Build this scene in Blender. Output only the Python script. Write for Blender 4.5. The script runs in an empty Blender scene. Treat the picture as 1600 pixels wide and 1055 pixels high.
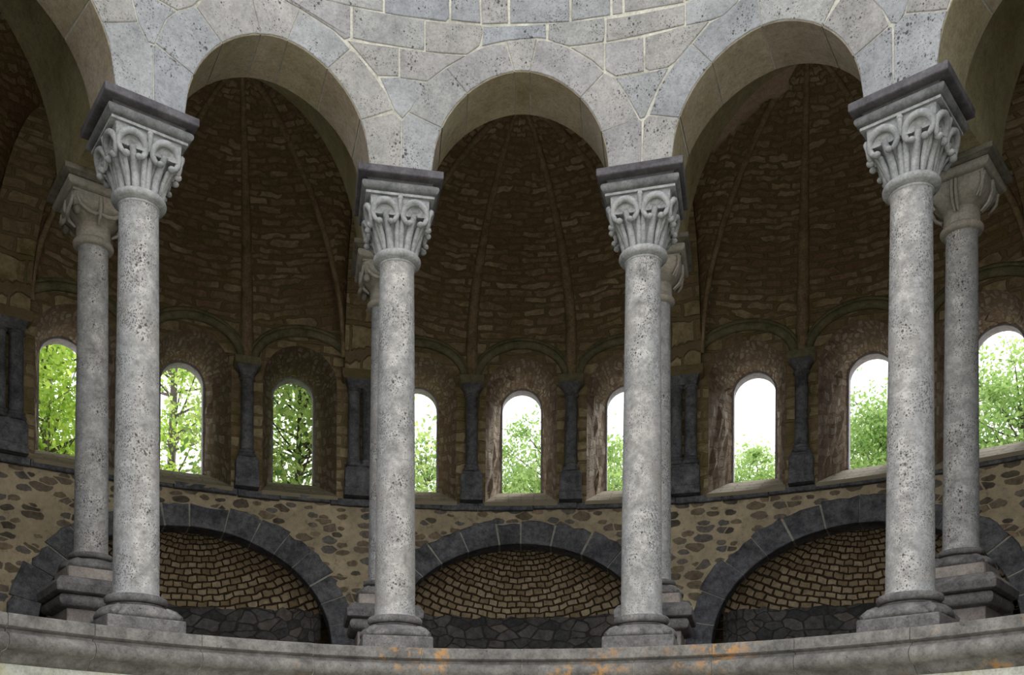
import bpy, math, random
import numpy as np
from mathutils import Vector, Matrix
random.seed(7); rng = np.random.default_rng(7)
C = bpy.context.scene.collection
SC = bpy.context.scene

# ------------------------------------------------------------------ camera, light, exposure
CAM_POS = (0.0605, -3.8042, 0.0)
YAW, PITCH, ROLL, FOC = -0.041769, 0.0048064, 0.0056242, 1552.5646
def cam_dir(v):
    x, y, z = v
    c, s = math.cos(ROLL), math.sin(ROLL); x, z = c*x - s*z, s*x + c*z
    c, s = math.cos(PITCH), math.sin(PITCH); y, z = c*y - s*z, s*y + c*z
    c, s = math.cos(YAW), math.sin(YAW); x, y = c*x + s*y, -s*x + c*y
    return Vector((x, y, z))
cd = bpy.data.cameras.new('camera'); cam = bpy.data.objects.new('camera', cd); C.objects.link(cam)
r_, f_, u_ = cam_dir((1, 0, 0)), cam_dir((0, 1, 0)), cam_dir((0, 0, 1))
cam.matrix_world = Matrix(((r_.x, u_.x, -f_.x, CAM_POS[0]), (r_.y, u_.y, -f_.y, CAM_POS[1]), (r_.z, u_.z, -f_.z, CAM_POS[2]), (0, 0, 0, 1)))
cd.sensor_fit = 'HORIZONTAL'; cd.sensor_width = 36.0; cd.lens = FOC*36.0/1600.0
cd.shift_x = (800 - 753.539)/1600.0; cd.shift_y = (1234.314 - 527.5)/1600.0
cd.clip_start = 0.05; cd.clip_end = 400
SC.camera = cam

world = bpy.data.worlds.new('overcast_sky'); SC.world = world; world.use_nodes = True
wn = world.node_tree; wn.nodes.clear()
wo = wn.nodes.new('ShaderNodeOutputWorld'); wb = wn.nodes.new('ShaderNodeBackground')
wt = wn.nodes.new('ShaderNodeTexCoord'); wnz = wn.nodes.new('ShaderNodeTexNoise'); wr = wn.nodes.new('ShaderNodeValToRGB')
wnz.inputs['Scale'].default_value = 2.2; wnz.inputs['Detail'].default_value = 5
wr.color_ramp.elements[0].position = .3; wr.color_ramp.elements[0].color = (.86, .92, 1, 1)
wr.color_ramp.elements[1].position = .62; wr.color_ramp.elements[1].color = (1, .99, .98, 1)
wn.links.new(wt.outputs['Generated'], wnz.inputs['Vector']); wn.links.new(wnz.outputs['Fac'], wr.inputs['Fac'])
wn.links.new(wr.outputs['Color'], wb.inputs['Color']); wn.links.new(wb.outputs['Background'], wo.inputs['Surface'])
wb.inputs['Strength'].default_value = 2.0
sd = bpy.data.lights.new('sun', 'SUN'); sd.energy = 3.2; sd.angle = math.radians(18); sd.color = (1, .97, .92)
sun = bpy.data.objects.new('sun', sd); C.objects.link(sun)
sun.rotation_euler = Vector((-.42, -.78, -.52)).to_track_quat('-Z', 'Y').to_euler(); sun.location = (20, 40, 40)
SC.view_settings.view_transform = 'Standard'; SC.view_settings.look = 'None'
SC.view_settings.exposure = 0.25; SC.view_settings.gamma = 1.0; SC.view_settings.use_curve_mapping = False

# ------------------------------------------------------------------ measures of the place
A = 180/14.0                     # half a bay, degrees
R1, R2, RF, RB, RT = 4.64, 5.914, 4.38, 4.90, 6.15
R3, R4 = 9.679, 10.879
SILL, SPR, HW, ZS, ZH = 1.175, 5.6, 9.55, 5.10, .88
GROUND = -1.65
D2R = math.pi/180
def pol(R, t, z): return (R*math.sin(t*D2R), R*math.cos(t*D2R), z)

# ------------------------------------------------------------------ materials
def new_mat(name):
    m = bpy.data.materials.new(name); m.use_nodes = True; nt = m.node_tree
    b = nt.nodes['Principled BSDF']; return m, nt, b
def N(nt, kind, **kw):
    n = nt.nodes.new('ShaderNode' + kind)
    for k, v in kw.items():
        if k in n.inputs: n.inputs[k].default_value = v
        else: setattr(n, k, v)
    return n
def ramp(nt, src, stops):
    r = nt.nodes.new('ShaderNodeValToRGB'); e = r.color_ramp.elements
    while len(e) < len(stops): e.new(.5)
    for i, (p, c) in enumerate(stops):
        e[i].position = p; e[i].color = (c[0], c[1], c[2], 1) if not isinstance(c, (int, float)) else (c, c, c, 1)
    nt.links.new(src, r.inputs['Fac']); return r.outputs['Color']
def mix(nt, fac, a, b, mode='MIX'):
    m = nt.nodes.new('ShaderNodeMix'); m.data_type = 'RGBA'; m.blend_type = mode
    for sock, v in ((m.inputs['Factor'], fac), (m.inputs['A'], a), (m.inputs['B'], b)):
        if isinstance(v, (int, float)): sock.default_value = v
        elif isinstance(v, tuple): sock.default_value = (*v[:3], 1)
        else: nt.links.new(v, sock)
    return m.outputs['Result']
def coords(nt, kind='Object', scale=(1, 1, 1), warp=0.0, wscale=3.0):
    tc = nt.nodes.new('ShaderNodeTexCoord'); out = tc.outputs[kind]
    if kind == 'Object':      # every stone gets its own piece of the pattern
        oi = nt.nodes.new('ShaderNodeObjectInfo'); ro = N(nt, 'VectorMath', operation='SCALE'); ro.inputs[0].default_value = (13.0, 7.0, 31.0); nt.links.new(oi.outputs['Random'], ro.inputs['Scale'])
        ra = N(nt, 'VectorMath', operation='ADD'); nt.links.new(out, ra.inputs[0]); nt.links.new(ro.outputs[0], ra.inputs[1]); out = ra.outputs[0]
    if warp:
        nz = N(nt, 'TexNoise', Scale=wscale, Detail=3.0); nt.links.new(out, nz.inputs['Vector'])
        s = N(nt, 'VectorMath', operation='SCALE'); s.inputs['Scale'].default_value = warp
        sub = N(nt, 'VectorMath', operation='SUBTRACT'); nt.links.new(nz.outputs['Color'], sub.inputs[0]); sub.inputs[1].default_value = (.5, .5, .5)
        nt.links.new(sub.outputs[0], s.inputs[0])
        ad = N(nt, 'VectorMath', operation='ADD'); nt.links.new(out, ad.inputs[0]); nt.links.new(s.outputs[0], ad.inputs[1]); out = ad.outputs[0]
    if scale != (1, 1, 1):
        mp = nt.nodes.new('ShaderNodeMapping'); mp.inputs['Scale'].default_value = scale; nt.links.new(out, mp.inputs['Vector']); out = mp.outputs[0]
    return out
def tex(nt, kind, vec, **kw):
    n = N(nt, kind, **kw); nt.links.new(vec, n.inputs['Vector']); return n
def bump(nt, b, *hs):
    prev = None
    for h, st, d in hs:
        bp = nt.nodes.new('ShaderNodeBump'); bp.inputs['Strength'].default_value = st; bp.inputs['Distance'].default_value = d
        nt.links.new(h, bp.inputs['Height'])
        if prev: nt.links.new(prev, bp.inputs['Normal'])
        prev = bp.outputs['Normal']
    nt.links.new(prev, b.inputs['Normal'])
def val(nt, op, a, b_):
    m = nt.nodes.new('ShaderNodeMath'); m.operation = op
    for i, v in enumerate((a, b_)):
        if isinstance(v, (int, float)): m.inputs[i].default_value = v
        else: nt.links.new(v, m.inputs[i])
    return m.outputs[0]

def stone(name, dark, light, pit=.5, scale=3.0, vcol=False, stain=None, rough=.9, bstr=.5, mot=.55, pscale=22.0, front=False):
    """dressed volcanic stone: mottled, with small dark gas holes and weather stains"""
    m, nt, b = new_mat(name)
    v = coords(nt, 'Object')
    n1 = tex(nt, 'TexNoise', v, Scale=scale, Detail=8.0, Roughness=.62)
    col = ramp(nt, n1.outputs['Fac'], [(.32, dark), (.68, light)])
    if vcol:
        at = N(nt, 'VertexColor', layer_name='Col'); col = mix(nt, 1.0, col, at.outputs['Color'], 'MULTIPLY')
    n2 = tex(nt, 'TexNoise', v, Scale=55.0, Detail=4.0, Roughness=.7)
    n6 = tex(nt, 'TexNoise', v, Scale=16.0, Detail=6.0, Roughness=.7)
    col = mix(nt, mot, col, ramp(nt, n6.outputs['Fac'], [(.3, .55), (.5, 1.0), (.68, 1.25)]), 'MULTIPLY')
    col = mix(nt, mot, col, ramp(nt, n2.outputs['Fac'], [(.33, .6), (.5, 1.0), (.7, 1.3)]), 'MULTIPLY')
    if stain:
        n3 = tex(nt, 'TexNoise', v, Scale=1.7, Detail=6.0, Roughness=.65)
        col = mix(nt, ramp(nt, n3.outputs['Fac'], [(.5, 0.0), (.66, .75)]), col, stain)
    pv = coords(nt, 'Object', (1, 1, .8), .02, 25.0)
    fm = None
    if front:      # browner, more mottled and pitted strip down the middle of the shaft
        sx = nt.nodes.new('ShaderNodeSeparateXYZ'); tco = nt.nodes.new('ShaderNodeTexCoord'); nt.links.new(tco.outputs['Object'], sx.inputs[0])
        nf = tex(nt, 'TexNoise', v, Scale=2.5, Detail=5.0)
        ax = val(nt, 'ADD', val(nt, 'ABSOLUTE', sx.outputs[0], 0), val(nt, 'MULTIPLY', val(nt, 'SUBTRACT', nf.outputs['Fac'], .5), .12))
        fm = ramp(nt, ax, [(.04, 1.0), (.13, .25)])
        n8 = tex(nt, 'TexNoise', v, Scale=9.0, Detail=9.0, Roughness=.75)
        col = mix(nt, val(nt, 'MULTIPLY', fm, .8), col, mix(nt, 1.0, (.36, .345, .325), ramp(nt, n8.outputs['Fac'], [(.32, .35), (.5, .92), (.62, 1.45)]), 'MULTIPLY'))
    vo = tex(nt, 'TexVoronoi', pv, Scale=pscale)
    n4 = tex(nt, 'TexNoise', v, Scale=4.5, Detail=3.0)
    thr = ramp(nt, n4.outputs['Fac'], [(.38, 0.0), (.7, .36*pit)])
    if fm: thr = val(nt, 'MULTIPLY', thr, fm)
    hole = val(nt, 'LESS_THAN', vo.outputs['Distance'], thr)
    vo2 = tex(nt, 'TexVoronoi', pv, Scale=pscale*2.6)
    thr2 = ramp(nt, n4.outputs['Fac'], [(.3, .05*pit), (.65, .42*pit)])
    hole2 = val(nt, 'LESS_THAN', vo2.outputs['Distance'], thr2)
    hole = val(nt, 'MAXIMUM', hole, val(nt, 'MULTIPLY', hole2, .7))
    col = mix(nt, val(nt, 'MULTIPLY', hole, .85), col, (.04, .037, .035))
    nt.links.new(col, b.inputs['Base Color']); b.inputs['Roughness'].default_value = rough
    b.inputs['Specular IOR Level'].default_value = .25
    bump(nt, b, (n1.outputs['Fac'], bstr*.6, .03), (n2.outputs['Fac'], bstr, .008), (val(nt, 'SUBTRACT', 1.0, hole), .7, .012))
    return m

def masonry(name, mortar, cols, bw, bh, msize=.02, warp=.06, uv=True, bstr=1.0, red=None, mdark=True, contrast=1.0, spot=None):
    """small coursed stones with irregular joints"""
    m, nt, b = new_mat(name)
    v = coords(nt, 'UV' if uv else 'Object', (1, 1, 1), warp, 3.5)
    br = tex(nt, 'TexBrick', v, Scale=1.0); br.offset = .5; br.squash = 1.0
    br.inputs['Brick Width'].default_value = bw; br.inputs['Row Height'].default_value = bh
    br.inputs['Mortar Size'].default_value = msize; br.inputs['Mortar Smooth'].default_value = .35; br.inputs['Bias'].default_value = 0
    br.inputs['Color1'].default_value = (0, 0, 0, 1); br.inputs['Color2'].default_value = (1, 1, 1, 1); br.inputs['Mortar'].default_value = (.5, .5, .5, 1)
    o = coords(nt, 'Object')
    n1 = tex(nt, 'TexNoise', o, Scale=1.3, Detail=6.0, Roughness=.6)
    n2 = tex(nt, 'TexNoise', o, Scale=14.0, Detail=8.0, Roughness=.7)
    c = ramp(nt, br.outputs['Color'], [(0.0, cols[0]), (.5, cols[1]), (1.0, cols[2])])
    if red: c = mix(nt, ramp(nt, n1.outputs['Fac'], [(.45, 0.0), (.62, .8)]), c, red)
    c = mix(nt, .8, c, ramp(nt, n2.outputs['Fac'], [(.25, .45), (.5, 1.0), (.75, 1.5)]), 'MULTIPLY')
    c = mix(nt, br.outputs['Fac'], c, mortar)
    if spot:
        n5 = tex(nt, 'TexNoise', o, Scale=3.1, Detail=7.0, Roughness=.7)
        c = mix(nt, ramp(nt, n5.outputs['Fac'], [(.50, 0.0), (.62, .85)]), c, spot)
    nt.links.new(c, b.inputs['Base Color']); b.inputs['Roughness'].default_value = .95; b.inputs['Specular IOR Level'].default_value = .15
    h = val(nt, 'SUBTRACT', 1.0, br.outputs['Fac'])
    bump(nt, b, (h, .9*bstr, .05), (n2.outputs['Fac'], .8*bstr, .05), (br.outputs['Color'], .35*bstr, .04))
    return m

def rubble(name, mortar, cols, sc=(3.2, 3.2, 6.0), cover=.5, bstr=1.0, jitter=1.0):
    """irregular field stones bedded in mortar"""
    m, nt, b = new_mat(name)
    v = coords(nt, 'UV', (sc[0], sc[2], 1), .09, 4.0)
    vd = tex(nt, 'TexVoronoi', v, Scale=1.0, feature='DISTANCE_TO_EDGE', Randomness=jitter, voronoi_dimensions='2D')
    vc = tex(nt, 'TexVoronoi', v, Scale=1.0, Randomness=jitter, voronoi_dimensions='2D')
    o = coords(nt, 'Object')
    n2 = tex(nt, 'TexNoise', o, Scale=11.0, Detail=8.0, Roughness=.72)
    sep = nt.nodes.new('ShaderNodeSeparateColor'); nt.links.new(vc.outputs['Color'], sep.inputs[0])
    # each stone has its own size; most are small and lie flat in wide joints
    thr = val(nt, 'ADD', val(nt, 'MULTIPLY', sep.outputs[1], .34), cover*.55)
    e1 = val(nt, 'SUBTRACT', thr, val(nt, 'ADD', vc.outputs['Distance'], val(nt, 'MULTIPLY', val(nt, 'SUBTRACT', n2.outputs['Fac'], .5), .30)))
    e = val(nt, 'MINIMUM', e1, val(nt, 'SUBTRACT', vd.outputs['Distance'], .03))
    mask = ramp(nt, e, [(0.0, 0.0), (.035, 1.0)])
    sc_ = ramp(nt, sep.outputs[0], [(0.0, cols[0]), (.4, cols[1]), (.75, cols[2]), (1.0, cols[3])])
    sc_ = mix(nt, .9, sc_, ramp(nt, n2.outputs['Fac'], [(.25, .35), (.5, 1.0), (.75, 1.7)]), 'MULTIPLY')
    n3 = tex(nt, 'TexNoise', o, Scale=2.3, Detail=7.0, Roughness=.65)
    mo = mix(nt, .8, mortar, ramp(nt, n3.outputs['Fac'], [(.3, .6), (.55, 1.0), (.75, 1.3)]), 'MULTIPLY')
    mo = mix(nt, .8, mo, ramp(nt, n2.outputs['Fac'], [(.3, .5), (.45, 1.0), (.7, 1.25)]), 'MULTIPLY')
    nt.links.new(mix(nt, mask, mo, sc_), b.inputs['Base Color'])
    b.inputs['Roughness'].default_value = .95; b.inputs['Specular IOR Level'].default_value = .15
    bump(nt, b, (mask, .8*bstr, .05), (n2.outputs['Fac'], .9*bstr, .05))
    return m

M = {}
M['ashlar'] = stone('grey_ashlar', (.63, .63, .63), (.94, .93, .915), pit=.8, vcol=True, bstr=.45, mot=.5)
M['mortar'] = stone('pale_mortar', (.30, .29, .245), (.52, .50, .43), pit=.1, bstr=.4)
M['shaft'] = stone('speckled_trachyte', (.23, .238, .245), (.33, .335, .34), pit=1.05, scale=4.0, stain=(.26, .24, .215), bstr=.6, pscale=27, mot=.85, front=True)
M['capital'] = stone('carved_grey_stone', (.22, .228, .23), (.34, .34, .335), pit=.12, scale=4.0, bstr=.25)
M['back_capital'] = stone('carved_ochre_grey_stone', (.24, .23, .19), (.35, .31, .26), pit=.12, scale=3.0, bstr=.25)
M['abacus'] = stone('dark_weathered_slab', (.055, .05, .058), (.12, .115, .12), pit=.15, scale=5.0, bstr=.3)
M['back_abacus'] = stone('olive_brown_slab', (.11, .10, .075), (.20, .18, .14), pit=.15, scale=4.0)
M['roll'] = stone('grey_moulding_stone', (.075, .076, .078), (.17, .17, .168), pit=.1, scale=4.0, bstr=.2)
M['base'] = stone('weathered_base_stone', (.075, .072, .074), (.20, .19, .183), pit=.45, scale=5.0, bstr=.5, mot=.8)
M['base_pink'] = stone('pinkish_grey_stone', (.20, .175, .16), (.32, .28, .25), pit=.3, scale=5.0, bstr=.4)
M['basalt'] = stone('dark_basalt', (.07, .07, .076), (.20, .20, .21), pit=.3, scale=4.0, bstr=.6, mot=.8)
M['soffit'] = stone('arch_soffit_stone', (.22, .18, .115), (.34, .30, .225), pit=.15, scale=1.6, bstr=.25, vcol=True)
M['tunnel'] = stone('mossy_render', (.22, .185, .085), (.36, .32, .19), pit=.1, scale=2.2, bstr=.4)
M['vault'] = masonry('brown_vault_masonry', (.26, .19, .10), [(.32, .215, .12), (.45, .33, .19), (.64, .51, .32)], .24, .12, .02, .22, bstr=1.3, red=(.34, .20, .14), spot=(.27, .205, .09))
M['wallin'] = masonry('brown_gallery_masonry', (.25, .19, .105), [(.27, .19, .105), (.38, .29, .165), (.50, .40, .24)], .30, .15, .02, .12, bstr=1.0, spot=(.20, .165, .065))
M['jamb'] = masonry('rough_window_jamb', (.38, .28, .19), [(.36, .25, .17), (.52, .41, .31), (.66, .58, .48)], .20, .12, .022, .12, bstr=1.8)
M['sillbrick'] = masonry('sloping_sill_bricks', (.32, .28, .19), [(.42, .37, .25), (.50, .45, .32), (.56, .52, .40)], .34, .15, .010, .03, bstr=.5)
M['niche'] = masonry('niche_vault_bricks', (.08, .055, .03), [(.38, .27, .155), (.56, .43, .265), (.72, .58, .38)], .19, .115, .018, .12, bstr=1.0)
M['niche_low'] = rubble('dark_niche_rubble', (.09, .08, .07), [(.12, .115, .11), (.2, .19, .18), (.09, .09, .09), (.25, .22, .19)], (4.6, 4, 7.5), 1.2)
M['rubble'] = rubble('field_stone_rubble', (.62, .51, .34), [(.13, .115, .09), (.30, .23, .15), (.19, .18, .17), (.40, .28, .17)], (4.0, 3, 8.2), .36)
M['plaster'] = stone('old_vault_plaster', (.42, .30, .21), (.56, .43, .32), pit=.1, scale=2.5, bstr=.5)
M['frame'] = stone('window_rim_stone', (.30, .28, .30), (.42, .40, .42), pit=.15, scale=4.0, bstr=.3)
M['added_roof'] = stone('added_roof_slab', (.12, .11, .10), (.2, .19, .17), pit=.1)
M['render'] = stone('pale_parapet_render', (.36, .37, .32), (.60, .60, .54), pit=.1, scale=2.2, stain=(.36, .33, .16), bstr=.3)
M['ground'] = stone('gravel_ground', (.34, .33, .27), (.50, .48, .42), pit=.2, scale=1.5)
def sill_mat():
    m = stone('cornice_stone_with_lichen', (.085, .08, .074), (.20, .19, .175), pit=.4, scale=4.0, bstr=.5)
    nt = m.node_tree; b = nt.nodes['Principled BSDF']; src = b.inputs['Base Color'].links[0].from_socket
    o = coords(nt, 'Object'); n1 = tex(nt, 'TexNoise', o, Scale=1.1, Detail=2.0); n2 = tex(nt, 'TexNoise', o, Scale=9.0, Detail=7.0, Roughness=.7)
    f = val(nt, 'MULTIPLY', ramp(nt, n1.outputs['Fac'], [(.52, 0.0), (.64, 1.0)]), ramp(nt, n2.outputs['Fac'], [(.50, 0.0), (.60, .9)]))
    nt.links.new(mix(nt, f, src, (.42, .22, .07)), b.inputs['Base Color']); return m
M['sill'] = sill_mat()
def leaf_mat(name, c1, c2):
    m, nt, b = new_mat(name)
    at = N(nt, 'VertexColor', layer_name='Col')
    sep = nt.nodes.new('ShaderNodeSeparateColor'); nt.links.new(at.outputs['Color'], sep.inputs[0])
    col = ramp(nt, sep.outputs[0], [(0.0, c1), (1.0, c2)])
    nt.links.new(col, b.inputs['Base Color']); b.inputs['Roughness'].default_value = .55
    tr = nt.nodes.new('ShaderNodeBsdfTranslucent'); nt.links.new(col, tr.inputs['Color'])
    mx = nt.nodes.new('ShaderNodeMixShader'); mx.inputs[0].default_value = .5
    nt.links.new(b.outputs[0], mx.inputs[1]); nt.links.new(tr.outputs[0], mx.inputs[2])
    nt.links.new(mx.outputs[0], nt.nodes['Material Output'].inputs['Surface']); return m
M['leaf_bright'] = leaf_mat('spring_leaves', (.20, .36, .04), (.52, .68, .12))
M['leaf_dark'] = leaf_mat('dark_leaves', (.12, .26, .06), (.66, .80, .28))
M['leaf_mid'] = leaf_mat('green_leaves', (.17, .32, .07), (.48, .62, .22))
M['bark'] = stone('tree_bark', (.07, .06, .05), (.14, .12, .10), pit=.3, scale=6.0)
M['dry'] = stone('dry_grass_stem', (.35, .30, .18), (.5, .45, .3), pit=0.0)

# ------------------------------------------------------------------ mesh helpers
class MB:
    def __init__(s): s.v = []; s.f = []; s.uv = []; s.col = []; s.mi = []
    def add(s, verts, faces, uv=None, col=(1, 1, 1), mi=0):
        o = len(s.v); s.v += [tuple(p) for p in verts]
        for k, f in enumerate(faces):
            s.f.append([o+i for i in f]); s.mi.append(mi)
            s.uv.append([uv[i] for i in f] if uv else [(0, 0)]*len(f)); s.col.append(col)
    def grid(s, rows, uvrows=None, col=(1, 1, 1), mi=0, flip=False, closed=False):
        n = len(rows[0]); vs = [p for r in rows for p in r]; fs = []
        uv = [p for r in uvrows for p in r] if uvrows else None
        for i in range(len(rows)-1):
            for j in range(n if closed else n-1):
                k = (j+1) % n
                q = [i*n+j, i*n+k, (i+1)*n+k, (i+1)*n+j]
                fs.append(q[::-1] if flip else q)
        s.add(vs, fs, uv, col, mi)
    def box(s, x0, x1, y0, y1, z0, z1, **k):
        v = [(x, y, z) for z in (z0, z1) for y in (y0, y1) for x in (x0, x1)]
        s.add(v, [(0, 2, 3, 1), (4, 5, 7, 6), (0, 1, 5, 4), (2, 6, 7, 3), (0, 4, 6, 2), (1, 3, 7, 5)], **k)
    def lathe(s, prof, seg=32, c=(0, 0), rf=None, caps=True, **k):
        rows = []
        for r, z in prof:
            rows.append([(c[0]+r*(rf(a, z) if rf else 1)*math.cos(a), c[1]+r*(rf(a, z) if rf else 1)*math.sin(a), z) for a in [2*math.pi*i/seg for i in range(seg)]])
        s.grid(rows, closed=True, **k)
        if caps:
            s.add(rows[0], [list(range(seg))[::-1]], **k); s.add(rows[-1], [list(range(seg))], **k)
    def square(s, prof, hw, hd, c=(0, 0), **k):
        """mitred moulding round a rectangle; prof = [(offset, z)] from bottom to top"""
        rows = [[(c[0]+sx*(hw+d), c[1]+sy*(hd+d), z) for sx, sy in ((-1, -1), (1, -1), (1, 1), (-1, 1))] for d, z in prof]
        s.grid(rows, closed=True, **k); s.add(rows[0], [[3, 2, 1, 0]], **k); s.add(rows[-1], [[0, 1, 2, 3]], **k)
    def tube(s, path, rad, seg=8, caps=True, **k):
        P = [Vector(p) for p in path]; n = len(P); rr = rad if hasattr(rad, '__len__') else [rad]*n
        up = Vector((.13, .21, .97)); rows = []; prev = None
        for i in range(n):
            d = (P[min(i+1, n-1)]-P[max(i-1, 0)]).normalized()
            a = (prev - d*prev.dot(d)) if prev else d.cross(up)
            if a.length < 1e-4: a = d.cross(Vector((1, 0, 0)))
            a.normalize(); prev = a; b = d.cross(a)
            rows.append([tuple(P[i]+(a*math.cos(2*math.pi*j/seg)+b*math.sin(2*math.pi*j/seg))*rr[i]) for j in range(seg)])
        s.grid(rows, closed=True, **k)
        if caps: s.add(rows[0], [list(range(seg))[::-1]], **k); s.add(rows[-1], [list(range(seg))], **k)
    def ball(s, c, r, seg=10, rings=6, **k):
        r = r if hasattr(r, '__len__') else (r, r, r)
        rows = [[(c[0]+r[0]*math.sin(p)*math.cos(a), c[1]+r[1]*math.sin(p)*math.sin(a), c[2]-r[2]*math.cos(p)) for a in [2*math.pi*i/seg for i in range(seg)]] for p in [math.pi*(j+.02)/(rings+.04) for j in range(rings+1)]]
        s.grid(rows, closed=True, **k)
    def build(s, name, mat, parent=None, smooth=False, bevel=0, kind=None, label=None, auto=None):
        me = bpy.data.meshes.new(name); me.from_pydata(s.v, [], s.f)
        for m in (mat if isinstance(mat, (list, tuple)) else [mat]): me.materials.append(m)
        me.polygons.foreach_set('material_index', s.mi)
        u = me.uv_layers.new(name='UVMap'); u.data.foreach_set('uv', [c for f in s.uv for p in f for c in p])
        ca = me.color_attributes.new('Col', 'FLOAT_COLOR', 'CORNER')
        ca.data.foreach_set('color', [x for f, c in zip(s.f, s.col) for _ in f for x in (*c, 1.0)])
        if smooth:
            me.polygons.foreach_set('use_smooth', [True]*len(s.f))
            if auto is not None: me.set_sharp_from_angle(angle=math.radians(auto))
        me.validate(); me.update()
        o = bpy.data.objects.new(name, me); C.objects.link(o)
        if parent: o.parent = parent
        if bevel:
            b = o.modifiers.new('bevel', 'BEVEL'); b.width = bevel; b.segments = 2; b.limit_method = 'ANGLE'; b.angle_limit = math.radians(45)
        if kind: o['kind'] = kind
        if label: o['label'] = label
        return o
def thing(name, label, cat, loc=(0, 0, 0), rz=0, group=None):
    o = bpy.data.objects.new(name, None); C.objects.link(o); o.empty_display_size = .2
    o.location = loc; o.rotation_euler = (0, 0, rz); o['label'] = label; o['category'] = cat; o['kind'] = 'thing'
    if group: o['group'] = group
    return o
def tag(o, label, cat, group=None):
    o['label'] = label; o['category'] = cat; o['kind'] = 'thing'
    if group: o['group'] = group
    return o
def dup(root, loc, rz, label):
    r = root.copy(); C.objects.link(r); r.location = loc; r.rotation_euler = (0, 0, rz); r['label'] = label
    for ch in list(root.children):
        c = ch.copy(); C.objects.link(c); c.parent = r
        for g in ch.children:
            d = g.copy(); C.objects.link(d); d.parent = c
    return r
def lin(a, b, n): return [a+(b-a)*i/(n-1) for i in range(n)]
def jit(p, s): return tuple(c+random.uniform(-s, s) for c in p)

# ------------------------------------------------------------------ ground
g = MB(); g.box(-60, 60, -45, 70, GROUND-.3, GROUND); g.build('ground', M['ground'], kind='structure')

# ------------------------------------------------------------------ arcade wall over the columns
TOP = 7.7
def archz(u, zs=ZS, h=ZH, p=1.85): return zs+h*max(0, 1-abs(u)**p)**.5
US = [-math.cos(math.pi*i/36) for i in range(37)]
TW = 10.6; TZS, TZH = 5.2, 1.67        # the deeper arch carried by the rear columns
def tunz(u): return TZS+TZH*max(0, 1-abs(u)**2)**.5
w = MB(); bays = range(-2, 3)
for b in bays:
    tc = 2*A*b
    fr = [(tc+HW*u, archz(u)) for u in US]
    tu = [(tc+TW*u, tunz(u)) for u in US]
    front = [(tc-A, ZS-.01), (tc-HW-.01, ZS-.01)] + [(tc-HW, ZS-.01)] + fr + [(tc+HW, ZS-.01), (tc+HW+.01, ZS-.01), (tc+A, ZS-.01)]
    w.grid([[pol(RF, t, z) for t, z in front], [pol(RF, t, TOP) for t, z in front]], mi=0)
    w.grid([[pol(RF, t, z) for t, z in fr], [pol(RB, t, z) for t, z in fr]], mi=1, flip=True)
    w.grid([[pol(RB, t, z) for t, z in fr], [pol(RB, t, z) for t, z in tu]], mi=2, flip=True)
    rr = lin(RB, RT, 5)
    w.grid([[pol(R, t, z) for t, z in tu] for R in rr], mi=2, flip=True)
    back = [(tc-A, 5.2), (tc-TW-.01, 5.2)] + tu + [(tc+TW+.01, 5.2), (tc+A, 5.2)]
    w.grid([[pol(RT, t, z) for t, z in back], [pol(RT, t, TOP) for t, z in back]], mi=2, flip=True)
    for s_ in (-1, 1):
        w.grid([[pol(R, tc+s_*HW, ZS-.005) for R in (RF, RB)], [pol(R, tc+s_*A, ZS-.005) for R in (RF, RB)]], mi=1)
        w.grid([[pol(R, tc+s_*TW, 5.2) for R in (RB, RT)], [pol(R, tc+s_*A, 5.2) for R in (RB, RT)]], mi=2)
        w.grid([[pol(RB, tc+s_*q_, z_) for q_ in (HW, A)] for z_ in (ZS-.005, 5.201)], mi=1)
wall_front = w.build('wall_front', [M['mortar'], M['mortar'], M['tunnel']], kind='structure')
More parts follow.
